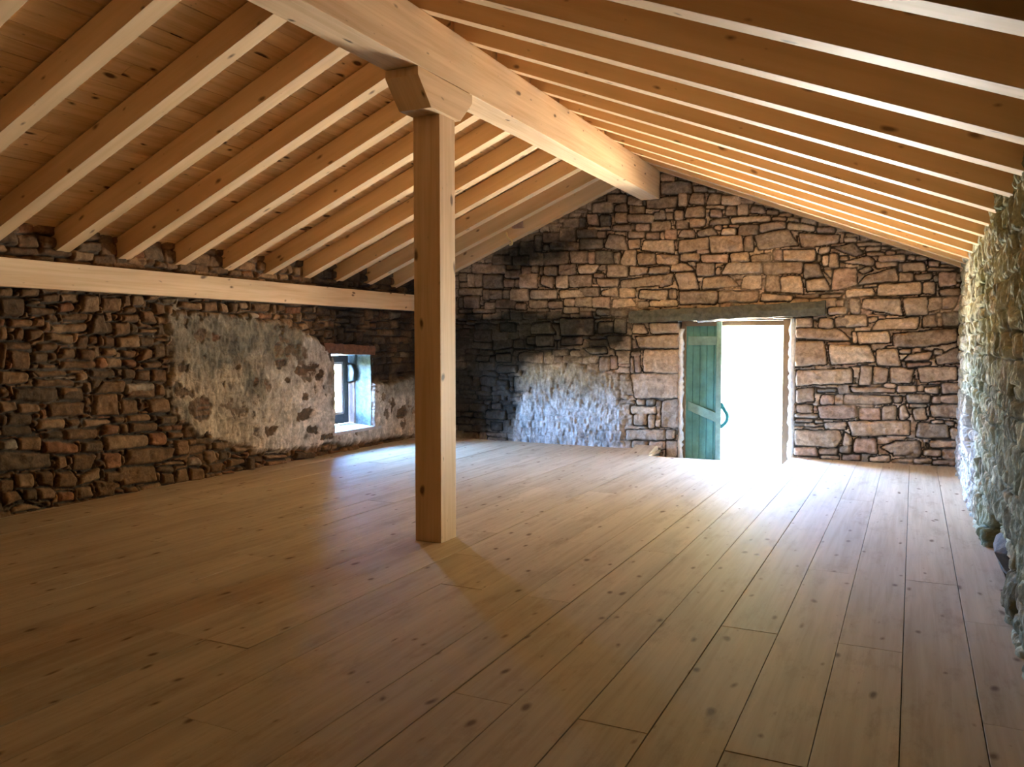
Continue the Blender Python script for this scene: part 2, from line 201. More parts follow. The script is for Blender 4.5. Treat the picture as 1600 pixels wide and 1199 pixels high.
LEFT_STONES = """440 187 463 187 459 170 440 170;441 194 452 195 452 188 440 188;457 196 477 197 476 189 457 188;478 190 496 193 496 186 478 184;465 186 477 186 477 182 465 181;464 180 489 179 488 173 463 172;492 183 507 185 510 178 493 175;516 192 533 193 533 177 515 176;481 173 492 174 494 166 481 166;496 174 523 176 522 168 497 169;447 169 469 169 468 161 448 161;469 170 480 171 479 161 467 161;440 168 445 168 445 162 440 162;486 164 521 167 521 159 486 157;530 175 540 175 543 156 522 156;440 161 446 162 447 150 439 150;453 160 460 161 460 151 452 151;462 159 478 159 475 151 464 149;444 148 465 149 468 143 444 143;481 157 505 156 505 146 480 150;512 154 523 155 522 143 510 144;524 154 534 155 532 146 524 147;473 147 492 148 490 141 474 141;439 148 444 148 443 126 438 126;447 142 466 141 466 125 449 126;495 144 508 144 510 134 491 133;512 143 527 142 526 131 513 133;469 140 482 140 482 131 468 131;483 139 490 139 490 132 483 132;495 131 528 131 528 124 494 125;475 130 491 129 491 125 475 125;466 124 501 123 501 118 472 118;502 123 518 122 518 119 502 120;510 120 520 120 522 113 510 112;438 125 464 122 464 113 438 112;470 117 507 114 508 108 469 109;524 122 549 122 550 115 525 115;438 110 445 110 446 102 438 103;449 109 490 107 492 99 450 102;494 107 514 106 516 98 494 99;517 111 525 111 525 101 517 102;537 191 561 192 559 178 537 177;572 195 584 195 586 185 571 184;564 183 575 184 576 177 562 177;580 180 595 181 601 167 582 168;577 182 584 183 585 177;594 189 609 188 610 178 598 176;607 193 627 195 625 190 609 188;589 195 603 196 603 191 589 190;612 186 620 187 619 178 612 177;558 176 579 176 578 168 559 168;548 176 554 176 553 169 548 169;550 167 569 169 569 156 550 153;579 162 600 162 599 158 578 157;616 175 620 176 620 164 615 164;615 163 628 163 627 154 615 154;537 154 550 154 551 144 537 144;553 153 577 156 579 143 553 143;580 154 596 154 595 145 580 144;596 153 612 153 612 149 596 149;597 147 611 147 611 133 595 132;538 143 552 143 551 136 538 136;557 141 575 141 572 133 559 135;584 142 593 142 593 133 575 130;530 134 539 135 542 125 530 124;540 135 559 132 559 124 541 125;559 132 574 132 575 124 560 125;580 129 605 130 604 122 584 123;524 122 547 122 552 116 525 115;558 123 572 122 572 112 558 112;575 121 591 121 590 109 573 111;594 122 611 121 611 107 593 108;563 107 597 107 596 94 562 96;602 106 608 105 610 93 600 94;536 112 562 111 560 98 528 100;559 111 572 110 571 108 559 109;517 110 525 110 524 100 516 101;451 109 490 107 492 98 482 95 449 99;438 110 446 109 446 101 438 100;496 106 515 106 516 94 494 96;528 99 552 98 553 78 526 79;438 98 452 97 452 89 437 88;453 95 473 94 474 87 454 87;481 94 516 93 515 81 482 82;437 87 443 86 443 78 437 79;445 87 466 85 466 76 445 78;472 81 498 79 498 70 470 71;500 78 514 78 513 71 501 71;517 77 543 74 544 70 517 70;469 86 475 85 474 81 469 81;513 83 522 82 521 78 513 78;437 78 466 75 467 67 437 68;478 68 494 68 494 61 477 63;496 70 531 67 530 58 497 60;538 69 553 69 554 59 535 61;436 65 452 65 453 56 436 57;454 67 474 66 473 53 454 55;475 62 508 55 508 46 475 51;512 57 535 56 534 44 512 46;436 55 482 50 483 37 436 39;487 47 498 45 498 35 486 33;503 45 528 43 522 29 504 31;534 42 555 41 554 26 539 27;448 36 466 34 467 21 448 23;435 32 447 31 447 21 435 21;469 35 483 34 482 20 470 23;487 32 502 31 507 22 505 14 486 18;509 24 532 31 533 18 509 16;468 21 483 19 486 11 483 7 469 10;489 14 504 11 505 2 489 4;507 15 523 13 524 2 509 2;529 17 547 14 546 0 527 2;537 25 562 22 562 12 538 16;438 21 450 20 454 12 440 9;456 21 468 20 468 9 456 12;446 6 456 9 474 1 445 2;475 8 482 7 482 1 475 2;563 106 597 106 597 92 563 94;557 93 577 91 578 78 556 79;603 103 608 104 610 93 600 93;587 91 612 91 615 75 589 76;565 77 590 76 591 69 565 70;592 74 599 74 599 68 592 69;601 73 622 72 624 63 602 65;545 78 561 77 561 70 545 71;537 70 554 69 553 59 534 60;556 69 564 68 564 58 557 59;567 69 598 67 597 59 567 59;600 63 617 62 616 56 600 58;618 62 632 61 632 56 619 56;632 60 657 57 658 45 633 46;538 59 586 55 586 43 539 45;589 57 607 56 610 47 607 42 588 44;613 55 630 53 628 47 614 48;613 47 620 46 620 41 612 42;621 45 636 44 637 29 622 30;561 44 620 39 618 27 588 24 558 28;535 43 554 41 555 27 538 27;605 25 631 23 633 19 603 21;637 25 648 26 657 14 636 17;552 27 595 22 597 6 554 9;598 21 619 19 619 12 598 15;603 14 618 12 619 0 604 2;623 14 637 15 638 0 621 1;639 15 659 11 659 -1 639 0;661 29 674 29 678 18 666 14 660 20;665 14 688 12 686 4 666 6;671 39 688 37 688 27 671 30;526 17 546 15 546 1 528 2;548 7 557 6 556 1 548 2;559 7 572 5 572 -1 559 1;681 28 693 27 694 15 681 16;694 26 717 19 714 18;693 16 719 15 720 8 692 6;665 14 687 13 686 4 666 5;706 5 717 5 718 0 704 1;687 3 702 3 703 -1 687 0;723 16 734 15 734 -2 722 0;750 28 772 26 771 17 749 18;750 15 790 10 790 4 750 9;756 6 788 2 788 -4 756 1;805 12 840 9 841 -2 804 1;821 19 847 16 849 5 823 7;734 8 744 6 744 -1 734 1;631 192 659 190 659 182 629 186;662 191 683 193 684 182 660 181;686 193 698 191 700 182 687 182;701 194 715 193 711 182 701 182;715 194 728 195 730 187 717 187;737 193 766 195 765 186 739 183;697 181 710 181 708 171 698 172;713 181 728 183 729 177 711 174;776 194 788 195 791 187 776 185;809 186 820 186 820 173 809 173;646 194 662 195 662 192 646 191;794 192 823 193 821 183 795 183;811 185 823 186 823 173 810 173;824 193 844 194 844 187 824 186;824 186 853 185 851 177 826 176;814 171 829 173 835 165 820 161;844 173 866 172 864 165 843 164;893 191 952 188 950 184 893 184;889 181 915 181 916 173 891 174;923 183 954 184 954 173 923 172;864 163 883 164 881 154 864 154;894 168 908 168 908 151 894 151;910 163 931 163 930 148 910 148;933 162 952 162 952 148 933 148;987 176 1015 178 1015 168 987 167;1018 180 1040 182 1042 169 1018 167;999 191 1018 191 1018 182 999 181;955 193 970 194 970 179 954 179;972 192 990 193 990 185 972 185"""
# ------------------------------------------------------------------ rubble masonry as relief
def vnoise(u, v, seed):
    iu = np.floor(u).astype(np.int64); iv = np.floor(v).astype(np.int64)
    fu = u - iu; fv = v - iv
    fu = fu * fu * (3 - 2 * fu); fv = fv * fv * (3 - 2 * fv)
    def h(a, b):
        n = (a * 374761393 + b * 668265263 + seed * 1442695041) & 0x7fffffff
        n = ((n ^ (n >> 13)) * 1274126177) & 0x7fffffff
        return ((n ^ (n >> 16)) & 0xffff) / 65535.0
    return (h(iu, iv) * (1 - fu) + h(iu + 1, iv) * fu) * (1 - fv) + (h(iu, iv + 1) * (1 - fu) + h(iu + 1, iv + 1) * fu) * fv

def fbm(u, v, freq, seed, octv=4, gain=.5):
    a = 1.0; s = 0; t = 0
    for k in range(octv):
        s = s + a * vnoise(u * freq + 17.3 * k, v * freq - 9.1 * k, seed + k); t += a; a *= gain; freq *= 2.03
    return s / t * 2 - 1

def sstep(a, b, x):
    t = np.clip((x - a) / (b - a), 0, 1); return t * t * (3 - 2 * t)

def coursed(u0, u1, v0, v1, hmin, hmax, wmin, wmax, rng):
    """random coursed rubble: list of quads TL TR BR BL"""
    out = []; v = v0
    while v < v1:
        h = rng.uniform(hmin, hmax); u = u0 - rng.uniform(0, wmax)
        while u < u1:
            w = rng.uniform(wmin, wmax) * (.75 + .5 * h / hmax)
            j = lambda: rng.uniform(-.018, .018)
            if rng.random() < .22 and h > .12:
                s = rng.uniform(.35, .65)
                for a, b in ((0, s), (s, 1)):
                    out.append([u + j(), v + h * b + j(), u + w + j(), v + h * b + j(), u + w + j(), v + h * a + j(), u + j(), v + h * a + j()])
            else:
                out.append([u + j(), v + h + j(), u + w + j(), v + h + j(), u + w + j(), v + j(), u + j(), v + j()])
            u += w
        v += h
    return out

def relief(us, vs, base, traced, palette, seed, relief_h=.045, joint=-.06, gap=.001, round_r=.02, mort=(.085, .062, .042), rough=1.0, packed=1.0):
    """height and colour of every grid point (vs rows, us columns)"""
    rng = random.Random(seed)
    U, V = np.meshgrid(us, vs)
    Uw = U + .016 * fbm(U, V, 5.5, seed + 1, 3) + .006 * fbm(U, V, 22, seed + 2, 2)
    Vw = V + .014 * fbm(U, V, 5.0, seed + 5, 3) + .006 * fbm(U, V, 20, seed + 6, 2)
    D = np.full(U.shape, -.03); H = np.full(U.shape, 0.0); C = np.empty(U.shape + (3,)); C[:] = mort
    T = np.full(U.shape, -1.0)
    def stamp(q, is_traced):
        q = np.array(q, float).reshape(-1, 2)
        lo = q.min(0) - .06; hi = q.max(0) + .06
        i0, i1 = np.searchsorted(us, lo[0]), np.searchsorted(us, hi[0]); j0, j1 = np.searchsorted(vs, lo[1]), np.searchsorted(vs, hi[1])
        if i1 - i0 < 2 or j1 - j0 < 2: return
        su = Uw[j0:j1, i0:i1]; sv = Vw[j0:j1, i0:i1]
        ds = []
        for k in range(len(q)):
            a, b = q[k], q[(k + 1) % len(q)]; e = b - a; L = math.hypot(*e)
            if L < 1e-4: continue
            ds.append(-((su - a[0]) * -e[1] + (sv - a[1]) * e[0]) / L)   # clockwise quad: inside positive
        ds = np.array(ds)
        size = min(hi[0] - lo[0], hi[1] - lo[1]) - .12
        r = min(round_r, max(.006, size * .22))
        d = -r * np.log(np.exp(-ds / r).sum(0)) + r * .35 - gap - rng.uniform(-.003, .006)
        c0 = (q.mean(0)); w = hi - lo - .12
        p = palette[rng.choices(range(len(palette)), [x[1] for x in palette])[0]][0]
        f = rng.uniform(.78, 1.2); col = np.array(p) * f
        gx, gy = rng.uniform(-.05, .05), rng.uniform(-.10, .06)
        off = rng.uniform(-.018, .02) * rough
        prof = 1 - np.exp(-np.clip(d, 0, None) / .0065)
        face = off + gx * (su - c0[0]) + gy * (sv - c0[1]) + .020 * rough * fbm(su + 31 * rng.random(), sv, 8, seed + 11, 4) - .03 * rough * np.abs(fbm(su, sv + 13 * rng.random(), 5, seed + 12, 3))
        hh = joint + (relief_h + face - joint) * prof
        sl_d = D[j0:j1, i0:i1]; sl_t = T[j0:j1, i0:i1]
        if is_traced:
            take = (d > 0) & (d > np.where(sl_t > 0, sl_t, -1))
            H[j0:j1, i0:i1][take] = hh[take]
            streak = 1 + .16 * fbm(su * .6, sv * 2.2, 9, seed + 21, 3)
            cc = col * streak[..., None]
            C[j0:j1, i0:i1][take] = cc[take]
            sl_t[take] = d[take]; sl_d[take] = d[take]
            out = (~take) & (sl_t <= 0) & (d > -.012)
            sl_t[out] = np.maximum(sl_t[out], d[out])
        else:
            take = (d > 0) & (d > sl_d)
            H[j0:j1, i0:i1][take] = hh[take]
            streak = 1 + .16 * fbm(su * .6, sv * 2.2, 9, seed + 21, 3)
            C[j0:j1, i0:i1][take] = (col * streak[..., None])[take]
            sl_d[take] = d[take]
    for q in base: stamp(q, False)
    H[D <= 0] = joint
    if traced:
        Hb, Db, Cb = H.copy(), D.copy(), C.copy()
        for q in traced: stamp(q, True)
        # loose infill next to the big stones sits a little deeper and leaves an open joint round them
        near = (T <= 0) & (T > -.012)
        H[near] = np.minimum(H[near], joint * .8)
        inf = (T <= -.012)
        H[inf] = H[inf] - .014
        D[near] = 0
    # joints: open and dark in places, packed with pale earth mortar in others
    fill = sstep(.16, .38, fbm(U, V, 1.6, seed + 41, 4)) * packed
    H = np.maximum(H, joint * (1 - fill) + (-.006 + .006 * fbm(U, V, 25, seed + 42, 2)) * fill)
    mc = np.array(mort)[None, None] * (1 - fill[..., None]) + np.array(mort) * 2.6 * fill[..., None]
    k = sstep(.0, .007, D)[..., None]
    C = mc * (1 - k) + C * k
    C *= (1 + .10 * fbm(U, V, 30, seed + 31, 3))[..., None]
    return U, V, H, C, D

def sheet(name, us, vs, U, V, H, C, place, mat, keep, rim=None, extra=None, kind='structure'):
    """grid mesh from relief; place(u,v,h)->xyz arrays; keep: mask of points; rim: points of openings are pulled back"""
    nv, nu = U.shape
    H = H.copy()
    if rim is not None: H[rim] = -.16
    X, Y, Z = place(U, V, H)
    P = np.stack([X, Y, Z], -1).reshape(-1, 3)
    idx = np.arange(nv * nu).reshape(nv, nu)
    q = np.stack([idx[:-1, :-1], idx[:-1, 1:], idx[1:, 1:], idx[1:, :-1]], -1).reshape(-1, 4)
    kf = keep.reshape(-1)
    q = q[kf[q].all(1)]
    if rim is not None:
        q = q[~rim.reshape(-1)[q].all(1)]
    used = np.unique(q); rm = np.full(nv * nu, -1); rm[used] = np.arange(len(used))
    P = P[used]; Cc = C.reshape(-1, 3)[used]; q = rm[q]
    ev, ef = extra if extra else ([], [])
    n0 = len(P)
    verts = np.vstack([P, np.array(ev, float).reshape(-1, 3)]) if len(ev) else P
    nq, ne = len(q), len(ef)
    faces = np.vstack([q, np.array(ef, int).reshape(-1, 4) + n0]) if ne else q
    me = bpy.data.meshes.new(name)
    me.vertices.add(len(verts)); me.vertices.foreach_set('co', verts.astype(np.float32).ravel())
    me.loops.add(len(faces) * 4); me.loops.foreach_set('vertex_index', faces.astype(np.int32).ravel())
    me.polygons.add(len(faces)); me.polygons.foreach_set('loop_start', np.arange(0, len(faces) * 4, 4, dtype=np.int32))
    me.polygons.foreach_set('use_smooth', np.r_[np.ones(nq, bool), np.zeros(ne, bool)])
    me.update(calc_edges=True); me.validate()
    a = me.attributes.new('stone_colour', 'FLOAT_COLOR', 'POINT')
    cc = np.ones((len(verts), 4), np.float32); cc[:n0, :3] = np.clip(Cc, .004, 1); cc[n0:, :3] = (.30, .25, .19)
    a.data.foreach_set('color', cc.ravel())
    me.materials.append(mat)
    o = bpy.data.objects.new(name, me); COL.objects.link(o)
    if kind: o['kind'] = kind
    return o

def boxes(bl):
    """closed boxes as raw verts / quad faces for the body of a wall behind its face"""
    ev, ef = [], []
    for x0, x1, y0, y1, z0, z1 in bl:
        n = len(ev)
        ev += [(x0, y0, z0), (x1, y0, z0), (x1, y1, z0), (x0, y1, z0), (x0, y0, z1), (x1, y0, z1), (x1, y1, z1), (x0, y1, z1)]
        ef += [tuple(n + i for i in f) for f in ((0, 3, 2, 1), (4, 5, 6, 7), (0, 1, 5, 4), (1, 2, 6, 5), (2, 3, 7, 6), (3, 0, 4, 7))]
    return ev, ef

def quads(s):
    out = []
    for e in s.split(';'):
        out.append([int(x) / 100 for x in e.split()])
    return out

def blob(U, V, cu, cv, ru, rv):
    return np.exp(-(((U - cu) / ru) ** 2 + ((V - cv) / rv) ** 2))
# ------------------------------------------------------------------ light levels
SKY = 5.8
SUN = 85.0
SUNDIR = (.62, .04, .78)
EXPOSURE = 4.0
RWIN = (0.0, 0.0, 1.0, 1.0)
# ------------------------------------------------------------------ dimensions (metres)
XL, XR = -6.93, 0.51            # left / right wall faces
YB, YF = 11.07, -6.0            # gable wall, wall behind
RIDGE = -3.22
ML, MR = .416, .397             # roof slopes
zl = lambda x: 4.300 + ML * (x + 2.112)     # underside of the left rafters
zr = lambda x: 3.121 - MR * (x + 1.452)     # underside of the right rafters
RH, RT = .19, .135              # rafter depth (square to the slope) and thickness
vL, vR = RH * math.hypot(1, ML), RH * math.hypot(1, MR)

# ------------------------------------------------------------------ materials
M_RAFT = pine('pine_rafter', (.74, .50, .27), (.60, .37, .17), rough=.6, knots=.8, grain=.6, spec=.2, ksize=.08)
M_BEAM = pine('pine_beam', (.78, .56, .33), (.56, .34, .165), rough=.6, knots=.9, grain=1.0, spec=.2, ksize=.10)
M_BOARD = pine('pine_roof_boards', (.86, .60, .32), (.60, .35, .15), rough=.65, knots=1.0, grain=1.0, spec=.2, ksize=.16, kmin=.35)
M_FLOOR = pine('pine_floor_boards', (.57, .455, .315), (.405, .305, .195), rough=.68, knots=.8, grain=1.0, spec=.10, gloss_var=.06, dirt=.5, ksize=.085, kmin=.30)
M_WALL = masonry('rubble_stone')
M_PLASTER = plain('lime_plaster', (.52, .49, .44), rough=.95, var=.3, scale=14, bump=.7, spec=.1)
M_OLDWOOD = plain('weathered_timber', (.100, .094, .068), rough=.85, var=.45, scale=16, bump=.8, spec=.2)
M_REDWOOD = plain('red_brown_timber', (.14, .062, .036), rough=.8, var=.4, scale=14, bump=.6, spec=.2)
M_DOOR = plain('flare_green_door', (.10, .25, .20), rough=.6, var=.25, scale=7, bump=.3)  # green lens-flare haze put into the colour of the wooden door
M_DOORRAIL = plain('pale_flare_green_door', (.20, .31, .24), rough=.65, var=.25, scale=9, bump=.3)  # paler step of the same flare green, for rails and stile
M_FRAME = pine('door_frame_wood', (.30, .20, .115), (.19, .125, .07), knots=.3)
M_REVEAL = plain('dark_lime_plaster', (.10, .115, .105), rough=.95, var=.45, scale=16, bump=.9, spec=.1)  # dark grey-green tone for the plaster of the reveals
M_FOAM = plain('pale_mortar', (.72, .70, .66), rough=.95, var=.2, scale=24, bump=.9, spec=.1)
M_STEELG = plain('green_iron', (.02, .17, .16), rough=.45, var=.2, scale=20)
M_BRASS = plain('brass', (.85, .66, .30), rough=.4, metal=.3, var=.15)
M_WINFR = plain('dark_window_frame', (.06, .065, .06), rough=.6, var=.3, scale=12)
M_SILL = plain('sill_stone', (.50, .45, .42), rough=.85, var=.2, scale=16, bump=.4)
M_GLASS = glass_mat('window_glass')
M_STEP = plain('doorstep_stone', (.42, .39, .34), rough=.9, var=.25, scale=6, bump=.5)
M_GRASS = plain('hillside_grass', (.13, .13, .065), rough=.95, var=.4, scale=1.6, bump=.5, spec=.1)
M_GRAVEL = plain('bounce_gravel', (.62, .60, .52), rough=.95, var=.2, scale=5, bump=.5, spec=.1)  # reflector colour for the added ground strip outside the door
M_FRONT = plain('dark_unseen_stone', (.045, .036, .026), rough=.95, var=.35, scale=3.5, bump=.8, spec=.1)  # unseen wall made nearly black to cut bounce light

# ------------------------------------------------------------------ floor: one boarded deck, notched at the doorway
NX0, NX1, NY = -3.10, -1.40, 10.42          # notch in the boards in front of the door
rng = random.Random(3)
seams = [-1.455, -1.1674, -.879, -.5916, -.3033, -.0132, .277, .56]
x = -1.455
while x > XL - .2:
    x -= .287 + rng.uniform(-.012, .012); seams.insert(0, x)
fixed = {(-2.01, -1.73): [4.34], (-1.455, -1.17): [4.34, 7.70], (-.879, -.59): [4.335, 9.57], (-.303, -.01): [4.335], (-.013, .277): [5.69, 9.0],
         (.277, .56): [4.98, 3.66], (-2.3, -2.0): [5.68], (-2.6, -2.3): [2.33, 4.34], (-4.25, -4.0): [4.34]}
fl = MB()
JOIST = [2.33 + .67 * k for k in range(-6, 14)]
for a, b in zip(seams[:-1], seams[1:]):
    js = None
    for (p, q), v in fixed.items():
        if abs(p - a) < .06 and abs(q - b) < .08: js = v
    if js is None:
        js = []; y = YF + rng.uniform(.5, 3.5)
        while y < YB - .6:
            js.append(min(JOIST, key=lambda t: abs(t - y))); y += rng.uniform(2.6, 4.6)
    js = [YF - .1] + sorted(js) + [YB + .12]
    g = rng.uniform(.0012, .0028)
    for y0, y1 in zip(js[:-1], js[1:]):
        if y1 - y0 < .3: continue
        spans = [(a, b, y0, y1)]
        if b > NX0 and a < NX1 and y1 > NY:
            spans = [(a, b, y0, NY)] if y0 < NY else []
            if a < NX0 - .02: spans.append((a, NX0, max(y0, NY - .004), y1))
            if b > NX1 + .02: spans.append((NX1, b, max(y0, NY - .004), y1))
        dz = rng.uniform(-.0015, .0015)
        for (xa, xb, ya, yb) in spans:
            fl.box(xa + g, xb - g, ya + .0018, yb - .0018, -.035, dz)
flo = fl.build('floor', M_FLOOR, bevel=.0015); flo['kind'] = 'structure'
# joists' dark void below the boards
vb = MB(); vb.box(XL - .05, XR + .1, YF, NY - .02, -.30, -.05); vb.box(XL - .05, NX0 - .02, NY - .02, YB, -.30, -.05); vb.box(NX1 + .02, XR + .1, NY - .02, YB, -.30, -.05)
vb.build('underlay', M_OLDWOOD, parent=flo)

# ------------------------------------------------------------------ gable wall (back)
DX0, DX1, DZ1 = -2.87, -1.36, 1.80
us = np.arange(XL - .10, XR + .12, .0092); vs = np.arange(-.22, 4.12, .0092)
PAL_B = [((.50, .365, .255), 6), ((.58, .435, .31), 3), ((.415, .305, .22), 3), ((.37, .29, .22), 1.6), ((.475, .325, .24), 1.8), ((.27, .23, .185), .7)]
r1 = random.Random(5)
base = coursed(us[0], us[-1], vs[0], vs[-1], .06, .15, .10, .30, r1)
U, V, H, C, D = relief(us, vs, base, quads(BACK_STONES), PAL_B, 41, relief_h=.026, joint=-.034, round_r=.011)
# lime plaster and soot on the left part
pn = fbm(U, V, 2.6, 77, 5); pf = fbm(U, V * .6, 13, 78, 4)
pm = sstep(-.10, .12, np.minimum(np.minimum(U + 5.25, -3.62 - U) * .9, (.98 + .22 * np.sin((U + 5.3) * 1.9) - V) * 1.1) + .16 * pn + .05 * pf)
pm *= sstep(-.45, -.15, pf + .5 * pn + .35)
pl = H * .35 + .034 + .016 * pf + .016 * fbm(U * 1.3, V * .6, 24, 79, 3) + .02 * pn
H = H * (1 - pm) + pl * pm
white = np.array((.44, .43, .42)); ochre = np.array((.33, .25, .16))
wv = sstep(.95, .45, V + .18 * pn)[..., None]
pc = (ochre * (1 - wv) + white * wv) * np.clip(1 + .55 * pf + .25 * pn + .3 * fbm(U * 1.4, V * .5, 20, 83, 3), .25, 1.5)[..., None]
C = C * (1 - pm[..., None]) + pc * pm[..., None]
soot = (1.25 * blob(U, V, -4.75, 1.62, 1.05, .36) + 1.1 * blob(U, V, -5.75, 1.15, .62, .8) + 1.15 * blob(U, V, -5.15, 2.75, .75, .30) + .9 * blob(U, V, -6.25, .55, .75, .75)
        + .75 * blob(U, V, -3.85, 1.55, .42, .34) + .8 * blob(U, V, -4.35, 3.0, .5, .22) + .55 * blob(U, V, -6.1, 2.0, .9, .55) + .45 * blob(U, V, -3.6, 3.3, .6, .25) + .5 * blob(U, V, -5.5, .5, .5, .5))
soot = np.clip(soot * (1 + .55 * pn) - .08, 0, 1)
soot = soot * (1 - .75 * pm)
C = C * (1 - .93 * soot[..., None]) + np.array((.012, .013, .012)) * (soot * .9)[..., None]
# sandy light bedding along the verge
vg = sstep(.16, .02, np.abs(np.minimum(zl(U), zr(U)) + .02 - V) + .10 * pf)
C = C * (1 - .3 * vg[..., None]) + np.array((.30, .25, .19)) * (.3 * vg)[..., None]
# rim of the doorway
rim = (U > DX0 + .012 * pf) & (U < DX1 + .012 * pf) & (V < DZ1 - .02)
top = np.minimum(zl(U) + vL, zr(U) + vR) + .06
keep = V < top
ex = boxes([(XL - .7, DX0 - .02, YB + .09, YB + .60, -.4, 2.5), (DX1 + .02, XR + .7, YB + .09, YB + .60, -.4, 2.5), (DX0 - .02, DX1 + .02, YB + .09, YB + .60, DZ1 - .03, 2.5),
            (-5.4, -1.2, YB + .09, YB + .60, 2.5, 3.2), (-4.3, -2.3, YB + .09, YB + .60, 3.2, 3.75), (-6.9, -5.4, YB + .09, YB + .60, 2.5, 2.65), (-1.2, .5, YB + .09, YB + .60, 2.5, 2.6)])
sheet('wall_back', us, vs, U, V, H, C, lambda u, v, h: (u, YB - h, v), M_WALL, keep, rim, ex)

# ------------------------------------------------------------------ left wall
WY0, WY1, WZ0, WZ1 = 8.805, 9.70, .31, 1.31
us = np.r_[np.arange(YF - .05, 3.6, .05), np.arange(3.6, YB + .10, .010)]; vs = np.arange(-.06, 2.62, .0095)
PAL_L = [((.25, .135, .060), 5), ((.19, .103, .047), 4), ((.31, .18, .088), 2.2), ((.155, .095, .049), 2), ((.27, .12, .053), 1.4), ((.40, .295, .19), .35)]
base = coursed(us[0], us[-1], vs[0], vs[-1], .06, .15, .10, .32, random.Random(9))
U, V, H, C, D = relief(us, vs, base, quads(LEFT_STONES), PAL_L, 91, relief_h=.026, joint=-.045, round_r=.006, packed=.35)
pn = fbm(U, V, 2.3, 177, 5); pf = fbm(U * 1.2, V * .6, 12, 178, 4)
lowb = np.interp(U, [6.0, 6.15, 6.5, 7.0, 7.5, 8.2, 8.8, 9.7, 11.2], [.80, .72, .50, .30, .20, .16, .12, .10, .04])
topb = np.interp(U, [6.0, 6.5, 7.3, 7.9, 8.5, 8.9, 9.7, 10.1, 11.2], [1.74, 1.80, 1.78, 1.66, 1.52, 1.2, .88, .86, 1.02])
e = np.minimum(np.minimum(V - lowb, topb - V), (U - 6.13) * .8)
pm = sstep(-.03, .05, e + .07 * pn + .035 * pf)
holes = np.zeros_like(U); Uh = U + .075 * fbm(U, V, 6.5, 201, 3) + .03 * fbm(U, V, 20, 203, 2); Vh = V + .06 * fbm(U, V, 6.5, 207, 3) + .025 * fbm(U, V, 20, 209, 2)
for hy, hz, ry, rz in ((6.53, 1.56, .09, .07), (6.77, 1.52, .06, .05), (6.52, .78, .13, .12), (6.20, 1.0, .06, .05), (6.35, .95, .10, .04), (8.18, .58, .16, .07), (8.20, .80, .05, .05), (8.35, .34, .10, .05), (8.25, 1.14, .22, .05),
                       (7.78, 1.22, .10, .05), (7.05, 1.22, .05, .05), (7.55, .42, .08, .06), (8.5, 1.05, .10, .05), (10.4, .42, .12, .09), (10.15, .55, .05, .10), (8.62, .24, .12, .06), (7.9, 1.0, .09, .04), (7.35, 1.0, .07, .05), (6.3, 1.22, .06, .06)):
    holes = np.maximum(holes, np.exp(-(((Uh - hy) / ry) ** 2 + ((Vh - hz) / rz) ** 2) ** 1.5))
hf = fbm(U, V, 9, 195, 4)
hm = sstep(.30, .46, holes * (1 + .7 * hf) + .16 * pf + .12 * pn)
spall = sstep(.28, .38, fbm(U, V, 4.4, 190, 5, .6) + .2 * pf)
pm = pm * (1 - hm) * (1 - .85 * spall)
pl = .16 * np.maximum(H, -.03) + .050 + .014 * pf + .010 * fbm(U, V * .5, 30, 180, 3) + .024 * pn + .012 * hf
H = H * (1 - pm) + pl * pm
H = np.where(e > .03, np.maximum(H, pl - .016 + .008 * hf), H)     # stones bared in the plaster lie almost flush with it
pale = np.array((.60, .50, .41)); buff = np.array((.46, .34, .22)); grime = np.array((.20, .165, .115))
a = sstep(6.6, 8.4, U + .5 * pn)[..., None]
pc = buff * (1 - a) + pale * a
g = np.clip(sstep(.85, 1.45, V + .4 * pn + .12 * hf) * .85 * sstep(8.7, 7.6, U) + .6 * sstep(.15, .4, fbm(U, V, 1.9, 199, 4)) + .5 * blob(U, V, 7.2, .9, .3, .5) * (pn > -.1) + .8 * sstep(9.75, 10.0, U) * sstep(.55, .9, V + .2 * pn), 0, 1)[..., None]
pc = (pc * (1 - g) + grime * g) * np.clip(1 + .40 * pf + .30 * pn + .35 * hf + .2 * fbm(U * 1.5, V * .4, 40, 181, 2), .25, 1.6)[..., None]
# stones bared inside the plaster area are greyish brown
bare = sstep(-.03, .05, e) * (1 - pm)
C = C * (1 - .55 * bare[..., None]) + np.array((.115, .082, .055)) * (.55 * bare)[..., None]
C = C * (1 - pm[..., None]) + pc * pm[..., None]
zone = sstep(8.0, 9.0, U)                     # stones above and right of the window are dark with soot
sm = np.clip(zone * sstep(.75, 1.15, V + .15 * pn) * (1 - .6 * pm), 0, 1)
sm = np.clip(sm * (.75 + .6 * pn), 0, .88)
C = C * (1 - sm[..., None]) + np.array((.022, .019, .016)) * sm[..., None]
rim = (U > WY0 + .010 * pf) & (U < WY1 + .008 * pf) & (V > WZ0 - .03) & (V < WZ1 + .01)
keep = (V < zl(XL) + vL + .03)
ex = boxes([(XL - .60, XL - .10, YF - .3, WY0 - .01, -.4, 2.5), (XL - .60, XL - .10, WY1 + .03, YB + .3, -.4, 2.5), (XL - .60, XL - .10, WY0 - .01, WY1 + .03, -.4, WZ0 - .05), (XL - .60, XL - .10, WY0 - .01, WY1 + .03, WZ1 + .02, 2.5)])
sheet('wall_left', us, vs, U, V, H, C, lambda u, v, h: (XL + h, u, v), M_WALL, keep, rim, ex)

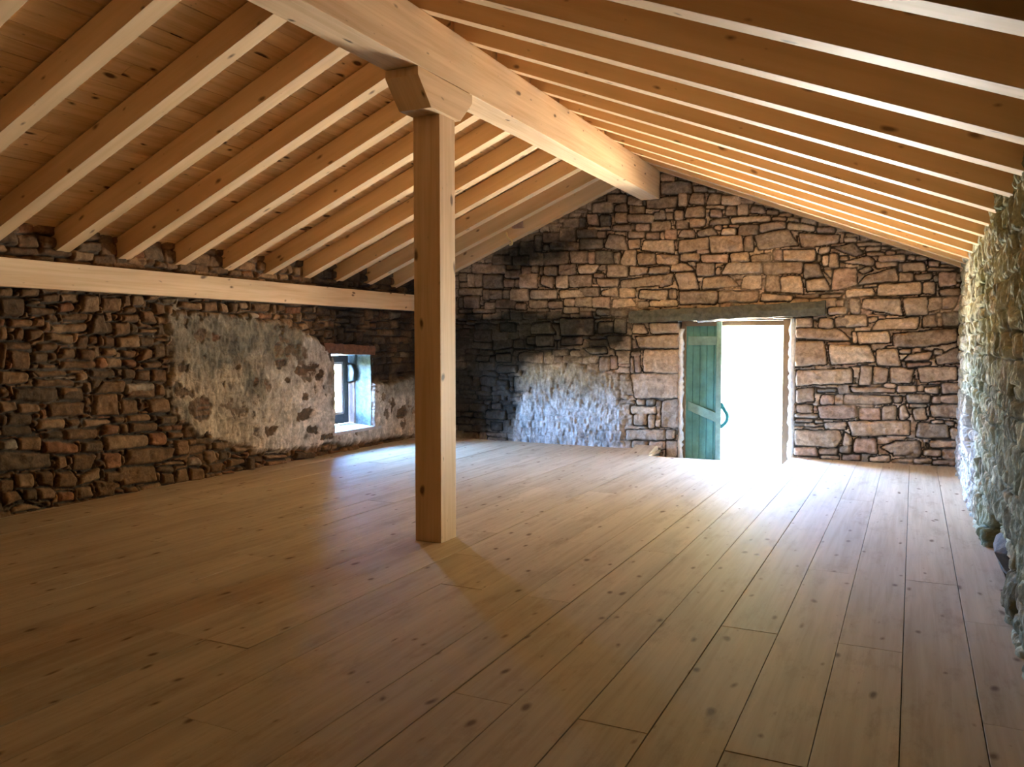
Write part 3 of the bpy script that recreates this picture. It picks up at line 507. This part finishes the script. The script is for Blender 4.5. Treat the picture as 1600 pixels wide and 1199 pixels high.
# ------------------------------------------------------------------ right wall: rough, deeply raked stones, a niche and a hollow at the foot
OY0, OY1, OZ0, OZ1 = RWIN
us = np.r_[np.arange(YF - .05, 4.3, .05), np.arange(4.3, YB + .10, .0095)]; vs = np.arange(-.06, 2.70, .011)
PAL_R = [((.46, .435, .28), 5), ((.36, .345, .22), 4), ((.54, .51, .345), 3), ((.29, .265, .17), 2), ((.49, .43, .285), 2)]
base = coursed(us[0], us[-1], vs[0], vs[-1], .08, .24, .12, .42, random.Random(21))
U, V, H, C, D = relief(us, vs, base, None, PAL_R, 141, relief_h=.022, joint=-.03, round_r=.010, mort=(.09, .085, .06), rough=.8)
pn = fbm(U, V, 1.7, 277, 5); pf = fbm(U * 1.5, V * .5, 11, 278, 4)
H = H + .018 * fbm(U, V, 1.1, 280, 3) + .016 * fbm(U * 2.2, V * .7, 6, 281, 4) + .014 * fbm(U * 2.6, V * .55, 14, 282, 4) - .034 * np.abs(fbm(U * 1.8, V * .5, 7, 283, 4)) - .022 * np.abs(fbm(U * 2.2, V * .6, 15, 284, 3)) + .02
wh = np.clip(sstep(7.6, 8.4, U + .4 * pn) * sstep(.95, .55, V + .35 * pn) + .8 * sstep(10.6, 10.9, U + .2 * pn) * .5, 0, 1) * sstep(-.5, .1, pf + .4)
C = C * (1 - .8 * wh[..., None]) + np.array((.60, .56, .53)) * (.8 * wh)[..., None]
pk = sstep(8.6, 10.6, U + .5 * pn)[..., None] * .55
C = C * (1 - pk) + np.array((.44, .36, .29)) * pk * (1 + .3 * pf)[..., None]
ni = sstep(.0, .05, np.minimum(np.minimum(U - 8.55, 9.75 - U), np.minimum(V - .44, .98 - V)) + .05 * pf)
H = H * (1 - ni) - .22 * ni; C = C * (1 - .55 * ni[..., None]) + np.array((.10, .085, .06)) * (.55 * ni)[..., None]  # niche is set back, its shade also put into the colour
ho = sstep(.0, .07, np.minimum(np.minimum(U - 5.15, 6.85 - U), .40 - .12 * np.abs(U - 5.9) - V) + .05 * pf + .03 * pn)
H = H * (1 - ho) - .27 * ho; C = C * (1 - .75 * ho[..., None]) + np.array((.03, .03, .03)) * (.75 * ho)[..., None]  # hollow is cut deep and its shade painted in as well
green_bounce = np.clip(sstep(.05, .3, pn) * .6 + .8 * blob(U, V, 7.9, 2.2, .35, .25), 0, 1)[..., None] * .5  # green light bounced in from outdoors, painted on the wall in patches
C = C * (1 - green_bounce) + np.array((.20, .24, .10)) * green_bounce
keep = (V < zr(XR) + vR + .03) & ~((U > OY0) & (U < OY1) & (V > OZ0) & (V < OZ1))
ex = boxes([(XR + .28, XR + .70, YF - .3, OY0, -.4, 2.62), (XR + .28, XR + .70, OY1, YB + .3, -.4, 2.62), (XR + .28, XR + .70, OY0, OY1, -.4, OZ0), (XR + .28, XR + .70, OY0, OY1, OZ1, 2.62),
            (XR - .02, XR + .28, OY0 - .12, OY0, OZ0 - .1, OZ1 + .1), (XR - .02, XR + .28, OY1, OY1 + .12, OZ0 - .1, OZ1 + .1), (XR - .02, XR + .28, OY0, OY1, OZ0 - .12, OZ0), (XR - .02, XR + .28, OY0, OY1, OZ1, OZ1 + .12)])
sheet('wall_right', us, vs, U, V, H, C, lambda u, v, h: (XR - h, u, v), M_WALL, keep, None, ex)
# a rock lodged in the hollow, and the ledge slab of the niche
def rock(name, c, r, mat, seed):
    bm = bmesh.new(); bmesh.ops.create_icosphere(bm, subdivisions=2, radius=1)
    rg = random.Random(seed); cuts = [(Vector((rg.uniform(-1, 1), rg.uniform(-1, 1), rg.uniform(-1, 1))).normalized(), rg.uniform(.62, .85)) for _ in range(14)]
    for v in bm.verts:
        q = v.co.copy()
        for n, d in cuts:                       # cleave flat faces
            t = q.dot(n)
            if t > d: q -= n * (t - d)
        q *= 1 + rg.uniform(-.03, .03)
        v.co = Vector((q.x * r[0], q.y * r[1], q.z * r[2])) * 1.2
    me = bpy.data.meshes.new(name); bm.to_mesh(me); bm.free(); me.materials.append(mat)
    o = bpy.data.objects.new(name, me); COL.objects.link(o); o.location = c
    bv = o.modifiers.new('bevel', 'BEVEL'); bv.width = .008; bv.segments = 2
    return o
tag(rock('rock', (XR + .10, 6.15, .145), (.11, .27, .14), plain('dark_rock', (.075, .048, .028), rough=.9, var=.4, scale=9, bump=.8, spec=.2), 4), 'dark rock lodged in the hollow at the foot of the green-tinted wall', 'rock')
st = MB(); st.box(XR - .045, XR + .21, 8.62, 9.70, .425, .465)
tag(st.build('niche_ledge', M_SILL, bevel=.008), 'pale stone ledge in the small wall niche near the gable corner', 'ledge')

# wall behind the camera
fw = MB()
prof = [(XL - .6, -.4), (XR + .7, -.4), (XR + .7, zr(XR) + vR), (RIDGE, zr(RIDGE) + vR), (XL - .6, zl(XL - .6) + vL)]
fw.prism(prof, 'y', YF - .45, YF)
f = fw.build('wall_front', M_FRONT); f['kind'] = 'structure'

# ------------------------------------------------------------------ roof boarding
ce = MB(); rng = random.Random(17)
def boards(zf, m, x_from, x_to, vert):
    n = math.hypot(1, m); L = abs(x_to - x_from) * n; s = 0.0
    sg = 1 if x_to > x_from else -1
    while s < L:
        w = rng.uniform(.125, .145)
        xa = x_from + sg * s / n; xb = x_from + sg * min(L, s + w - .006) / n
        d = rng.uniform(-.0045, .006)
        za, zb = zf(xa) + vert + d, zf(xb) + vert + d
        cuts = [YF - .4]; y = YF + rng.uniform(0, 2)
        while y < YB + .3: cuts.append(y); y += rng.uniform(1.6, 3.4)
        cuts.append(YB + .62)
        for y0, y1 in zip(cuts[:-1], cuts[1:]):
            d2 = rng.uniform(-.002, .002)
            ce.prism([(xa, za + d2), (xb, zb + d2), (xb, zb + .022), (xa, za + .022)], 'y', y0 + .001, y1 - .001)
        s += w
boards(zl, ML, RIDGE, XL - .75, vL + .009); boards(zr, MR, RIDGE, XR + .85, vR + .009)
c = ce.build('ceiling', M_BOARD); c['kind'] = 'structure'
# roof covering above the boards keeps daylight out of the board gaps
rc = MB()
rc.prism([(XL - .8, zl(XL - .8) + vL + .052), (RIDGE, zl(RIDGE) + vL + .052), (XR + .9, zr(XR + .9) + vR + .052), (XR + .9, zr(XR + .9) + vR + .10), (RIDGE, zl(RIDGE) + vL + .12), (XL - .8, zl(XL - .8) + vL + .10)], 'y', YF - .45, YB + .66)
rc.build('roof_covering', M_OLDWOOD, parent=c)

# ------------------------------------------------------------------ rafters (each a thing)
ORD = ['next to the stone gable', 'second from the stone gable', 'third from the stone gable', 'fourth from the stone gable', 'fifth from the stone gable', 'sixth from the stone gable', 'seventh from the stone gable',
       'eighth from the stone gable', 'ninth from the stone gable', 'tenth from the stone gable', 'eleventh from the stone gable', 'twelfth from the stone gable', 'thirteenth from the stone gable', 'fourteenth from the stone gable']
# line of the ridge beam
def bp(y):   # the beam runs very slightly out of square
    t = (y - 4.9) / (11.07 - 4.9); xr_ = -3.083 - .066 * t
    return xr_ - .268 + .018 * t, xr_, 3.378 + .045 * t, 3.768 + .028 * t
LY = [2.86, 3.536, 4.236, 4.910, 5.573, 6.254, 6.924, 7.585, 8.268, 8.920, 9.594, 10.253, 10.945]
RY = [2.883, 3.548, 4.248, 4.917, 5.609, 6.330, 7.021, 7.700, 8.369, 9.090, 9.742, 10.356, 10.945]
for i, y in enumerate(reversed(LY)):
    m = MB(); x0, x1 = XL - .07, RIDGE - .003
    bl = bp(y + RT); xb = bl[0] - .001; zt = bl[3] + .0015; low = [(x1, zl(x1))]
    if zl(xb) < zt: xs_ = (zt - 4.300) / ML - 2.112; low = [(xb, zl(xb)), (xb, zt), (xs_, zt), (x1, zl(x1))]      # birdsmouth
    m.prism([(x0, zl(x0))] + low + [(x1, zl(x1) + vL), (x0, zl(x0) + vL)], 'y', y, y + RT)
    o = m.build('rafter', M_RAFT, bevel=.003)
    tag(o, 'pine rafter ' + ORD[i] + ', on the roof slope above the window wall', 'rafter', 'rafters above the window wall')
for i, y in enumerate(reversed(RY)):
    m = MB(); x0, x1 = RIDGE + .003, XR + .07
    m.prism([(x0, zr(x0)), (x1, zr(x1)), (x1, zr(x1) + vR), (x0, zr(x0) + vR)], 'y', y, y + RT)
    o = m.build('rafter', M_RAFT, bevel=.003)
    tag(o, 'pine rafter ' + ORD[i] + ', on the roof slope facing the window wall', 'rafter', 'rafters opposite the window wall')

# ------------------------------------------------------------------ ridge beam, bracket, post, wall beam
m = MB()
ya, yb = YF + .02, YB + .02
A, B = bp(ya), bp(yb)
ca = [(A[0], ya, A[2]), (A[1], ya, A[2]), (A[1], ya, A[3]), (A[0], ya, A[3])]; cb = [(B[0], yb, B[2]), (B[1], yb, B[2]), (B[1], yb, B[3]), (B[0], yb, B[3])]
acc = 3.0
for i in range(4):
    j = (i + 1) % 4; w = math.dist(ca[i], ca[j]); L = yb - ya
    m.poly([ca[i], ca[j], cb[j], cb[i]], [(0, acc), (0, acc + w), (L, acc + w), (L, acc)]); acc += w
m.poly(ca[::-1]); m.poly(cb)
tag(m.build('ridge_beam', M_BEAM, bevel=.005), 'thick pale pine ridge beam running under the roof peak to the gable', 'beam')

m = MB()
m.prism([(4.883, 3.3765), (4.883, 3.318), (5.055, 3.137), (5.468, 3.137), (5.656, 3.312), (5.656, 3.3765)], 'x', -3.352, -3.083)
tag(m.build('bracket', M_BEAM, bevel=.003), 'pine bolster block with chamfered ends between post top and ridge beam', 'bracket')

m = MB(); m.box(-3.337, -3.113, 5.213, 5.437, 0.0, 3.137)
tag(m.build('post', M_BEAM, bevel=.004), 'square pine post standing on the floor under the ridge beam', 'post')

m = MB(); m.box(XL + .02, -6.80, YF + .02, YB - .02, 1.953, 2.192)
tag(m.build('wall_beam', M_BEAM, bevel=.004), 'long pale pine beam fixed along the stone wall above the small window', 'beam')

# ------------------------------------------------------------------ doorway
lm = MB(); rng = random.Random(2)
nseg = 26; xs = np.linspace(-3.55, -1.0, nseg + 1)
def lz(x): t = (x + 3.55) / 2.55; return 1.742 + .078 * t, 1.905 + .093 * t
sec = []
for x in xs:
    z0, z1 = lz(x); j = lambda a: rng.uniform(-a, a)
    sec.append([(x, YB - .075 + j(.006), z0 + j(.007)), (x, YB + .20, z0), (x, YB + .20, z1), (x, YB - .070 + j(.006), z1 + j(.010)), (x, YB - .083 + j(.006), (z0 + z1) / 2 + j(.02))])
for a, b in zip(sec[:-1], sec[1:]):
    for i in range(5):
        k = (i + 1) % 5; lm.poly([a[i], a[k], b[k], b[i]])
lm.poly(sec[0][::-1]); lm.poly(sec[-1])
tag(lm.build('lintel', M_OLDWOOD, bevel=.004), 'long dark weathered timber lintel built into the gable above the doorway', 'lintel')

door = empty('door_1', (-2.3, YB + .15, -.18)); door['kind'] = 'structure'
def part(mb, name, mat, **k):
    o = mb.build(name, mat, **k); o.parent = door; o.matrix_parent_inverse = Matrix.Translation(door.location).inverted(); return o
f = MB(); f.box(-1.520, -1.428, YB + .09, YB + .24, -.20, 1.80)
part(f, 'jamb', M_FRAME, bevel=.004)
f = MB(); f.box(-2.86, -2.795, YB + .14, YB + .24, -.20, 1.80)
part(f, 'jamb', M_FRAME, bevel=.004)
f = MB(); f.box(-2.795, -1.520, YB + .10, YB + .24, 1.697, 1.765)
part(f, 'header', M_FRAME, bevel=.004)
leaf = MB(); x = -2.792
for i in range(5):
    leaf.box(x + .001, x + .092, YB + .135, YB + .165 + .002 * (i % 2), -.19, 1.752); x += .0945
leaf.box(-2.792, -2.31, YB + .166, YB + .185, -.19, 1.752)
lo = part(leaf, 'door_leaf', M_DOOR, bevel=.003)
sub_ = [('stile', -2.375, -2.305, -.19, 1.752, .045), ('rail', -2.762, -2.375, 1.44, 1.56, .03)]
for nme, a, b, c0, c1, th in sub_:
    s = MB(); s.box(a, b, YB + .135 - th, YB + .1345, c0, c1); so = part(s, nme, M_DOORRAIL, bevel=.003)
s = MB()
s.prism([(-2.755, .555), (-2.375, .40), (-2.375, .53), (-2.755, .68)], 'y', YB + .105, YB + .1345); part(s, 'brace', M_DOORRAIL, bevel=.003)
h = tube('handle', [(-2.312, YB + .12, .66), (-2.27, YB + .115, .585), (-2.222, YB + .11, .495), (-2.235, YB + .11, .42), (-2.312, YB + .12, .335)], .028, M_STEELG)
h.parent = door; h.matrix_parent_inverse = Matrix.Translation(door.location).inverted()
# ragged pale mortar sealing the frame against the stones
def ragged(name, x0, x1, z0, z1, y, amp, seed, vertical=True):
    rg = random.Random(seed); mb = MB(); n = 46; rows = []
    for i in range(n + 1):
        t = i / n; a = rg.uniform(-amp, amp); b = rg.uniform(-amp, amp); d = rg.uniform(-.012, .012); zj = rg.uniform(-.006, .006)
        if vertical: z = z0 + (z1 - z0) * t + zj; rows.append([(x0 + a, y + .05, z), (x0 + a, y + d, z), ((x0 + x1) / 2 + a / 2, y - .025 + d, z), (x1 + b, y + d, z), (x1 + b, y + .05, z)])
        else: xx = x0 + (x1 - x0) * t; zt = .078 * t; rows.append([(xx, y + .05, z0 + zt + a), (xx, y + d, z0 + zt + a), (xx, y - .02 + d, (z0 + z1) / 2 + zt), (xx, y + d, z1 + zt + b), (xx, y + .05, z1 + zt + b)])
    for a, b in zip(rows[:-1], rows[1:]):
        for i in range(4): mb.poly([a[i], a[i + 1], b[i + 1], b[i]])
        mb.poly([a[4], a[0], b[0], b[4]])
    mb.poly(rows[0]); mb.poly(rows[-1][::-1])
    return part(mb, name, M_FOAM, smooth=True)
ragged('mortar_strip', -1.436, -1.352, -.16, 1.80, YB + .05, .014, 1)
ragged('mortar_strip', -2.885, -2.815, -.16, 1.66, YB + .05, .016, 2)
ragged('mortar_strip', -2.62, -1.36, 1.742, 1.775, YB + .05, .006, 3, False)
# stone step lower than the floor boards, and the threshold
s = MB(); s.box(NX0 - .1, NX1 + .1, NY - .02, YB + .75, -.34, -.205)
so = s.build('threshold', M_STEP, bevel=.01); so['kind'] = 'structure'

# raised end of a floor board beside the doorway
m = MB(); m.prism([(10.50, .002), (11.00, .002), (11.00, .055), (10.90, .075)], 'x', -3.40, -3.115)
tag(m.build('board_offcut', M_FLOOR, bevel=.003), 'small wedge of pale board lying on the floor beside the doorway', 'wood offcut')

# ------------------------------------------------------------------ window in the left wall
win = empty('window_1', (XL - .42, 9.25, .38)); win['kind'] = 'structure'
def wpart(mb, name, mat, **k):
    o = mb.build(name, mat, **k); o.parent = win; o.matrix_parent_inverse = Matrix.Translation(win.location).inverted(); return o
XW = XL - .43
f = MB()
f.box(XW, XW + .07, 8.82, 8.91, .33, 1.29); f.box(XW, XW + .07, 9.545, 9.64, .33, 1.29)
f.box(XW, XW + .07, 8.91, 9.545, 1.20, 1.29); f.box(XW, XW + .07, 8.91, 9.545, .33, .455)
wpart(f, 'window_frame', M_WINFR, bevel=.004)
f = MB(); sx = XW + .02
f.box(sx, sx + .03, 8.91, 8.93, .455, 1.20); f.box(sx, sx + .03, 9.505, 9.545, .455, 1.20); f.box(sx, sx + .03, 8.95, 9.505, 1.165, 1.20); f.box(sx, sx + .03, 8.95, 9.505, .455, .49)
wpart(f, 'sash', M_SILL, bevel=.003)
g = MB(); g.box(sx + .012, sx + .017, 8.95, 9.505, .49, 1.165); wpart(g, 'pane', M_GLASS)
# sill slab, plastered reveals and the bare stones beside the frame
s = MB(); s.prism([(XL - .36, .318), (XL + .055, .285), (XL + .055, .240), (XL - .36, .24)], 'y', 8.76, 9.86)
wpart(s, 'window_sill', M_SILL, bevel=.008)
def reveal(name, y, sgn, x0, x1, z0, z1, mat, seed):
    rg = random.Random(seed); mb = MB(); nx, nz = 18, 30
    u = np.linspace(0, 1, nx + 1); w = np.linspace(0, 1, nz + 1); UU, WW = np.meshgrid(u, w)
    dd = .014 * fbm(UU * .4, WW, 6, seed, 4)
    P = lambda i, k: (x0 + (x1 - x0) * u[i], y + sgn * dd[k, i], z0 + (z1 - z0) * w[k])
    for k in range(nz):
        for i in range(nx): mb.poly([P(i, k), P(i + 1, k), P(i + 1, k + 1), P(i, k + 1)])
    # thickness behind
    b0, b1 = y + .06 * (1 if y > 9.2 else -1), None
    mb.poly([(x0, b0, z0), (x1, b0, z0), (x1, b0, z1), (x0, b0, z1)])
    return wpart(mb, name, mat, smooth=True)
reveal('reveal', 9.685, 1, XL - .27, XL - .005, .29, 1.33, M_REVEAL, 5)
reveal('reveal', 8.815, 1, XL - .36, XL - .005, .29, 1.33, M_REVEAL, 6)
s = MB(); s.box(XL - .43, XL - .27, 9.665, 9.74, .30, .92); wpart(s, 'jamb_stone', plain('pink_stone', (.20, .12, .09), var=.3, scale=10, bump=.8), bevel=.02)
s = MB(); s.prism([(XL - .43, .88), (XL - .25, .93), (XL - .23, 1.06), (XL - .27, 1.16), (XL - .43, 1.2)], 'y', 9.60, 9.74); wpart(s, 'jamb_stone', M_WINFR, bevel=.02)
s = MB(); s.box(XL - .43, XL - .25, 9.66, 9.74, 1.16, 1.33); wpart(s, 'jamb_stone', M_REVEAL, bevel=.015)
# timber lintel of the window
lm = MB(); sec = []; rg = random.Random(12)
for t in np.linspace(0, 1, 14):
    y = 8.60 + 1.12 * t; zt = 1.475 - .055 * t; z0 = 1.335 - .035 * t; j = lambda a: rg.uniform(-a, a)
    sec.append([(XL - .45, y, z0), (XL + .055 + j(.006), y, z0 + j(.006)), (XL + .062 + j(.006), y, (z0 + zt) / 2 + j(.02)), (XL + .052 + j(.006), y, zt + j(.008)), (XL - .45, y, zt)])
for a, b in zip(sec[:-1], sec[1:]):
    for i in range(5):
        k = (i + 1) % 5; lm.poly([a[i], a[k], b[k], b[i]])
lm.poly(sec[0][::-1]); lm.poly(sec[-1])
tag(lm.build('lintel', M_REDWOOD, bevel=.004), 'short red-brown timber lintel above the small window', 'lintel')

# ------------------------------------------------------------------ small things at the gable end
m = MB(); m.box(-5.28, -5.13, 10.87, 10.945, 3.13, 3.25)
tag(m.build('wood_block', plain('reddish_wood', (.36, .20, .13), rough=.7, var=.2, scale=12), bevel=.003), 'small wood block nailed to the last rafter before the gable', 'wood block')
t_ = tube('hook', [(-5.40, 10.94, 3.075), (-5.385, 10.915, 3.05), (-5.35, 10.905, 2.99), (-5.30, 10.915, 2.95), (-5.31, 10.925, 2.905), (-5.345, 10.925, 2.90)], .015, M_BRASS)
tag(t_, 'small brass hook hanging under the wood block on the last rafter', 'hook')

# window out of the frame in the right wall, beside the camera
if OY1 > OY0:
    w2 = empty('window_2', (XR + .55, (OY0 + OY1) / 2, OZ0)); w2['kind'] = 'structure'
    f = MB(); t = .06
    f.box(XR + .50, XR + .57, OY0, OY0 + t, OZ0, OZ1); f.box(XR + .50, XR + .57, OY1 - t, OY1, OZ0, OZ1); f.box(XR + .50, XR + .57, OY0, OY1, OZ0, OZ0 + t); f.box(XR + .50, XR + .57, OY0, OY1, OZ1 - t, OZ1)
    o = f.build('window_frame', M_WINFR); o.parent = w2; o.matrix_parent_inverse = Matrix.Translation(w2.location).inverted()

# ------------------------------------------------------------------ outside
def terrain(name, x0, x1, y0, y1, nx, ny, zf, mat):
    mb = MB(); xs = np.linspace(x0, x1, nx + 1); ys = np.linspace(y0, y1, ny + 1)
    for j in range(ny):
        for i in range(nx):
            mb.poly([(xs[a], ys[b], zf(xs[a], ys[b])) for a, b in ((i, j), (i + 1, j), (i + 1, j + 1), (i, j + 1))])
    o = mb.build(name, mat, smooth=True); o['kind'] = 'structure'; return o
def gz(x, y):
    d = max(0, y - 13.5) if y > 0 else 0
    k = min(1, max(0, (x + 15) / 9)); k = k * k * (3 - 2 * k)
    return -.36 + k * (.16 * d + .012 * d * d * (d < 14) + (2.35 + .35 * (d - 14)) * (d >= 14) + .10 * math.sin(x * .9 + y * .5) * min(1, d / 3))
terrain('ground', -46, 40, -34, 54, 70, 80, gz, M_GRASS)
terrain('bounce_yard', -9.0, 5.0, YB + .64, 16.5, 14, 8, lambda x, y: max(-.33, gz(x, y) + .03), M_GRAVEL)  # added pale strip, bounces sunlight through the door onto the ceiling
# ------------------------------------------------------------------ light: sky and sun through the openings
w = bpy.data.worlds.new('sky'); SC.world = w; w.use_nodes = True; nt = w.node_tree; nt.nodes.clear()
out = nt.nodes.new('ShaderNodeOutputWorld'); bg = nt.nodes.new('ShaderNodeBackground')
tc = nt.nodes.new('ShaderNodeTexCoord'); sx_ = nt.nodes.new('ShaderNodeSeparateXYZ'); nt.links.new(tc.outputs['Generated'], sx_.inputs[0])
rp = nt.nodes.new('ShaderNodeValToRGB'); nt.links.new(sx_.outputs[2], rp.inputs[0])
e_ = rp.color_ramp.elements
e_[0].position = 0.0; e_[0].color = (1.25, 2.1, 3.9, 1)
e_[1].position = .75; e_[1].color = (.20, .45, 1.1, 1)
m_ = e_.new(.30); m_.color = (.55, 1.1, 2.4, 1)
nt.links.new(rp.outputs[0], bg.inputs[0]); bg.inputs[1].default_value = SKY; 
wz = nt.nodes.new('ShaderNodeMapRange'); wz.inputs[1].default_value = -1; wz.inputs[2].default_value = .6; wz.inputs[3].default_value = SKY * 1.9; wz.inputs[4].default_value = SKY * .7
nt.links.new(sx_.outputs[0], wz.inputs[0]); nt.links.new(wz.outputs[0], bg.inputs[1])       # the western sky is the brighter one
nt.links.new(bg.outputs[0], out.inputs[0])
sun = bpy.data.lights.new('sun', 'SUN'); sun.energy = SUN; sun.angle = math.radians(.6); sun.color = (1, .95, .86)
so = bpy.data.objects.new('sun', sun); COL.objects.link(so); so.rotation_euler = Vector(SUNDIR).to_track_quat('Z', 'Y').to_euler()
so.location = Vector((-3, 6, 0)) + Vector(SUNDIR).normalized() * 30
def portal(name, loc, rot, sx, sy):
    l = bpy.data.lights.new(name, 'AREA'); l.shape = 'RECTANGLE'; l.size = sx; l.size_y = sy; l.cycles.is_portal = True
    o = bpy.data.objects.new(name, l); COL.objects.link(o); o.location = loc; o.rotation_euler = rot
portal('door_portal', (-1.9, YB + .62, .8), (-math.pi / 2, 0, 0), 1.3, 2.1)
portal('window_portal', (XL - .62, 9.2, .82), (0, -math.pi / 2, 0), 1.0, .9)
if OY1 > OY0: portal('side_portal', (XR + .72, (OY0 + OY1) / 2, (OZ0 + OZ1) / 2), (0, math.pi / 2, 0), OZ1 - OZ0, OY1 - OY0)

# ------------------------------------------------------------------ camera
cd = bpy.data.cameras.new('camera'); cam = bpy.data.objects.new('camera', cd); COL.objects.link(cam)
cd.sensor_fit = 'HORIZONTAL'; cd.sensor_width = 36.0; cd.lens = 36.0 * 1291.4 / 1600
cam.location = (0, 0, 1.5); cam.rotation_euler = (math.pi / 2 - .0517, 0, .4519)
cd.clip_end = 300
SC.camera = cam
SC.view_settings.view_transform = 'Standard'; SC.view_settings.look = 'None'; SC.view_settings.gamma = 1; SC.view_settings.use_curve_mapping = False
SC.view_settings.exposure = EXPOSURE
cy = SC.cycles
cy.use_denoising = True
try: cy.denoiser = 'OPENIMAGEDENOISE'
except Exception: pass
cy.max_bounces = 14; cy.diffuse_bounces = 8; cy.glossy_bounces = 4; cy.transmission_bounces = 4; cy.transparent_max_bounces = 8
cy.sample_clamp_indirect = 12; cy.caustics_reflective = False; cy.caustics_refractive = False
try:
    cy.use_guiding = True; cy.use_surface_guiding = True
except Exception: pass
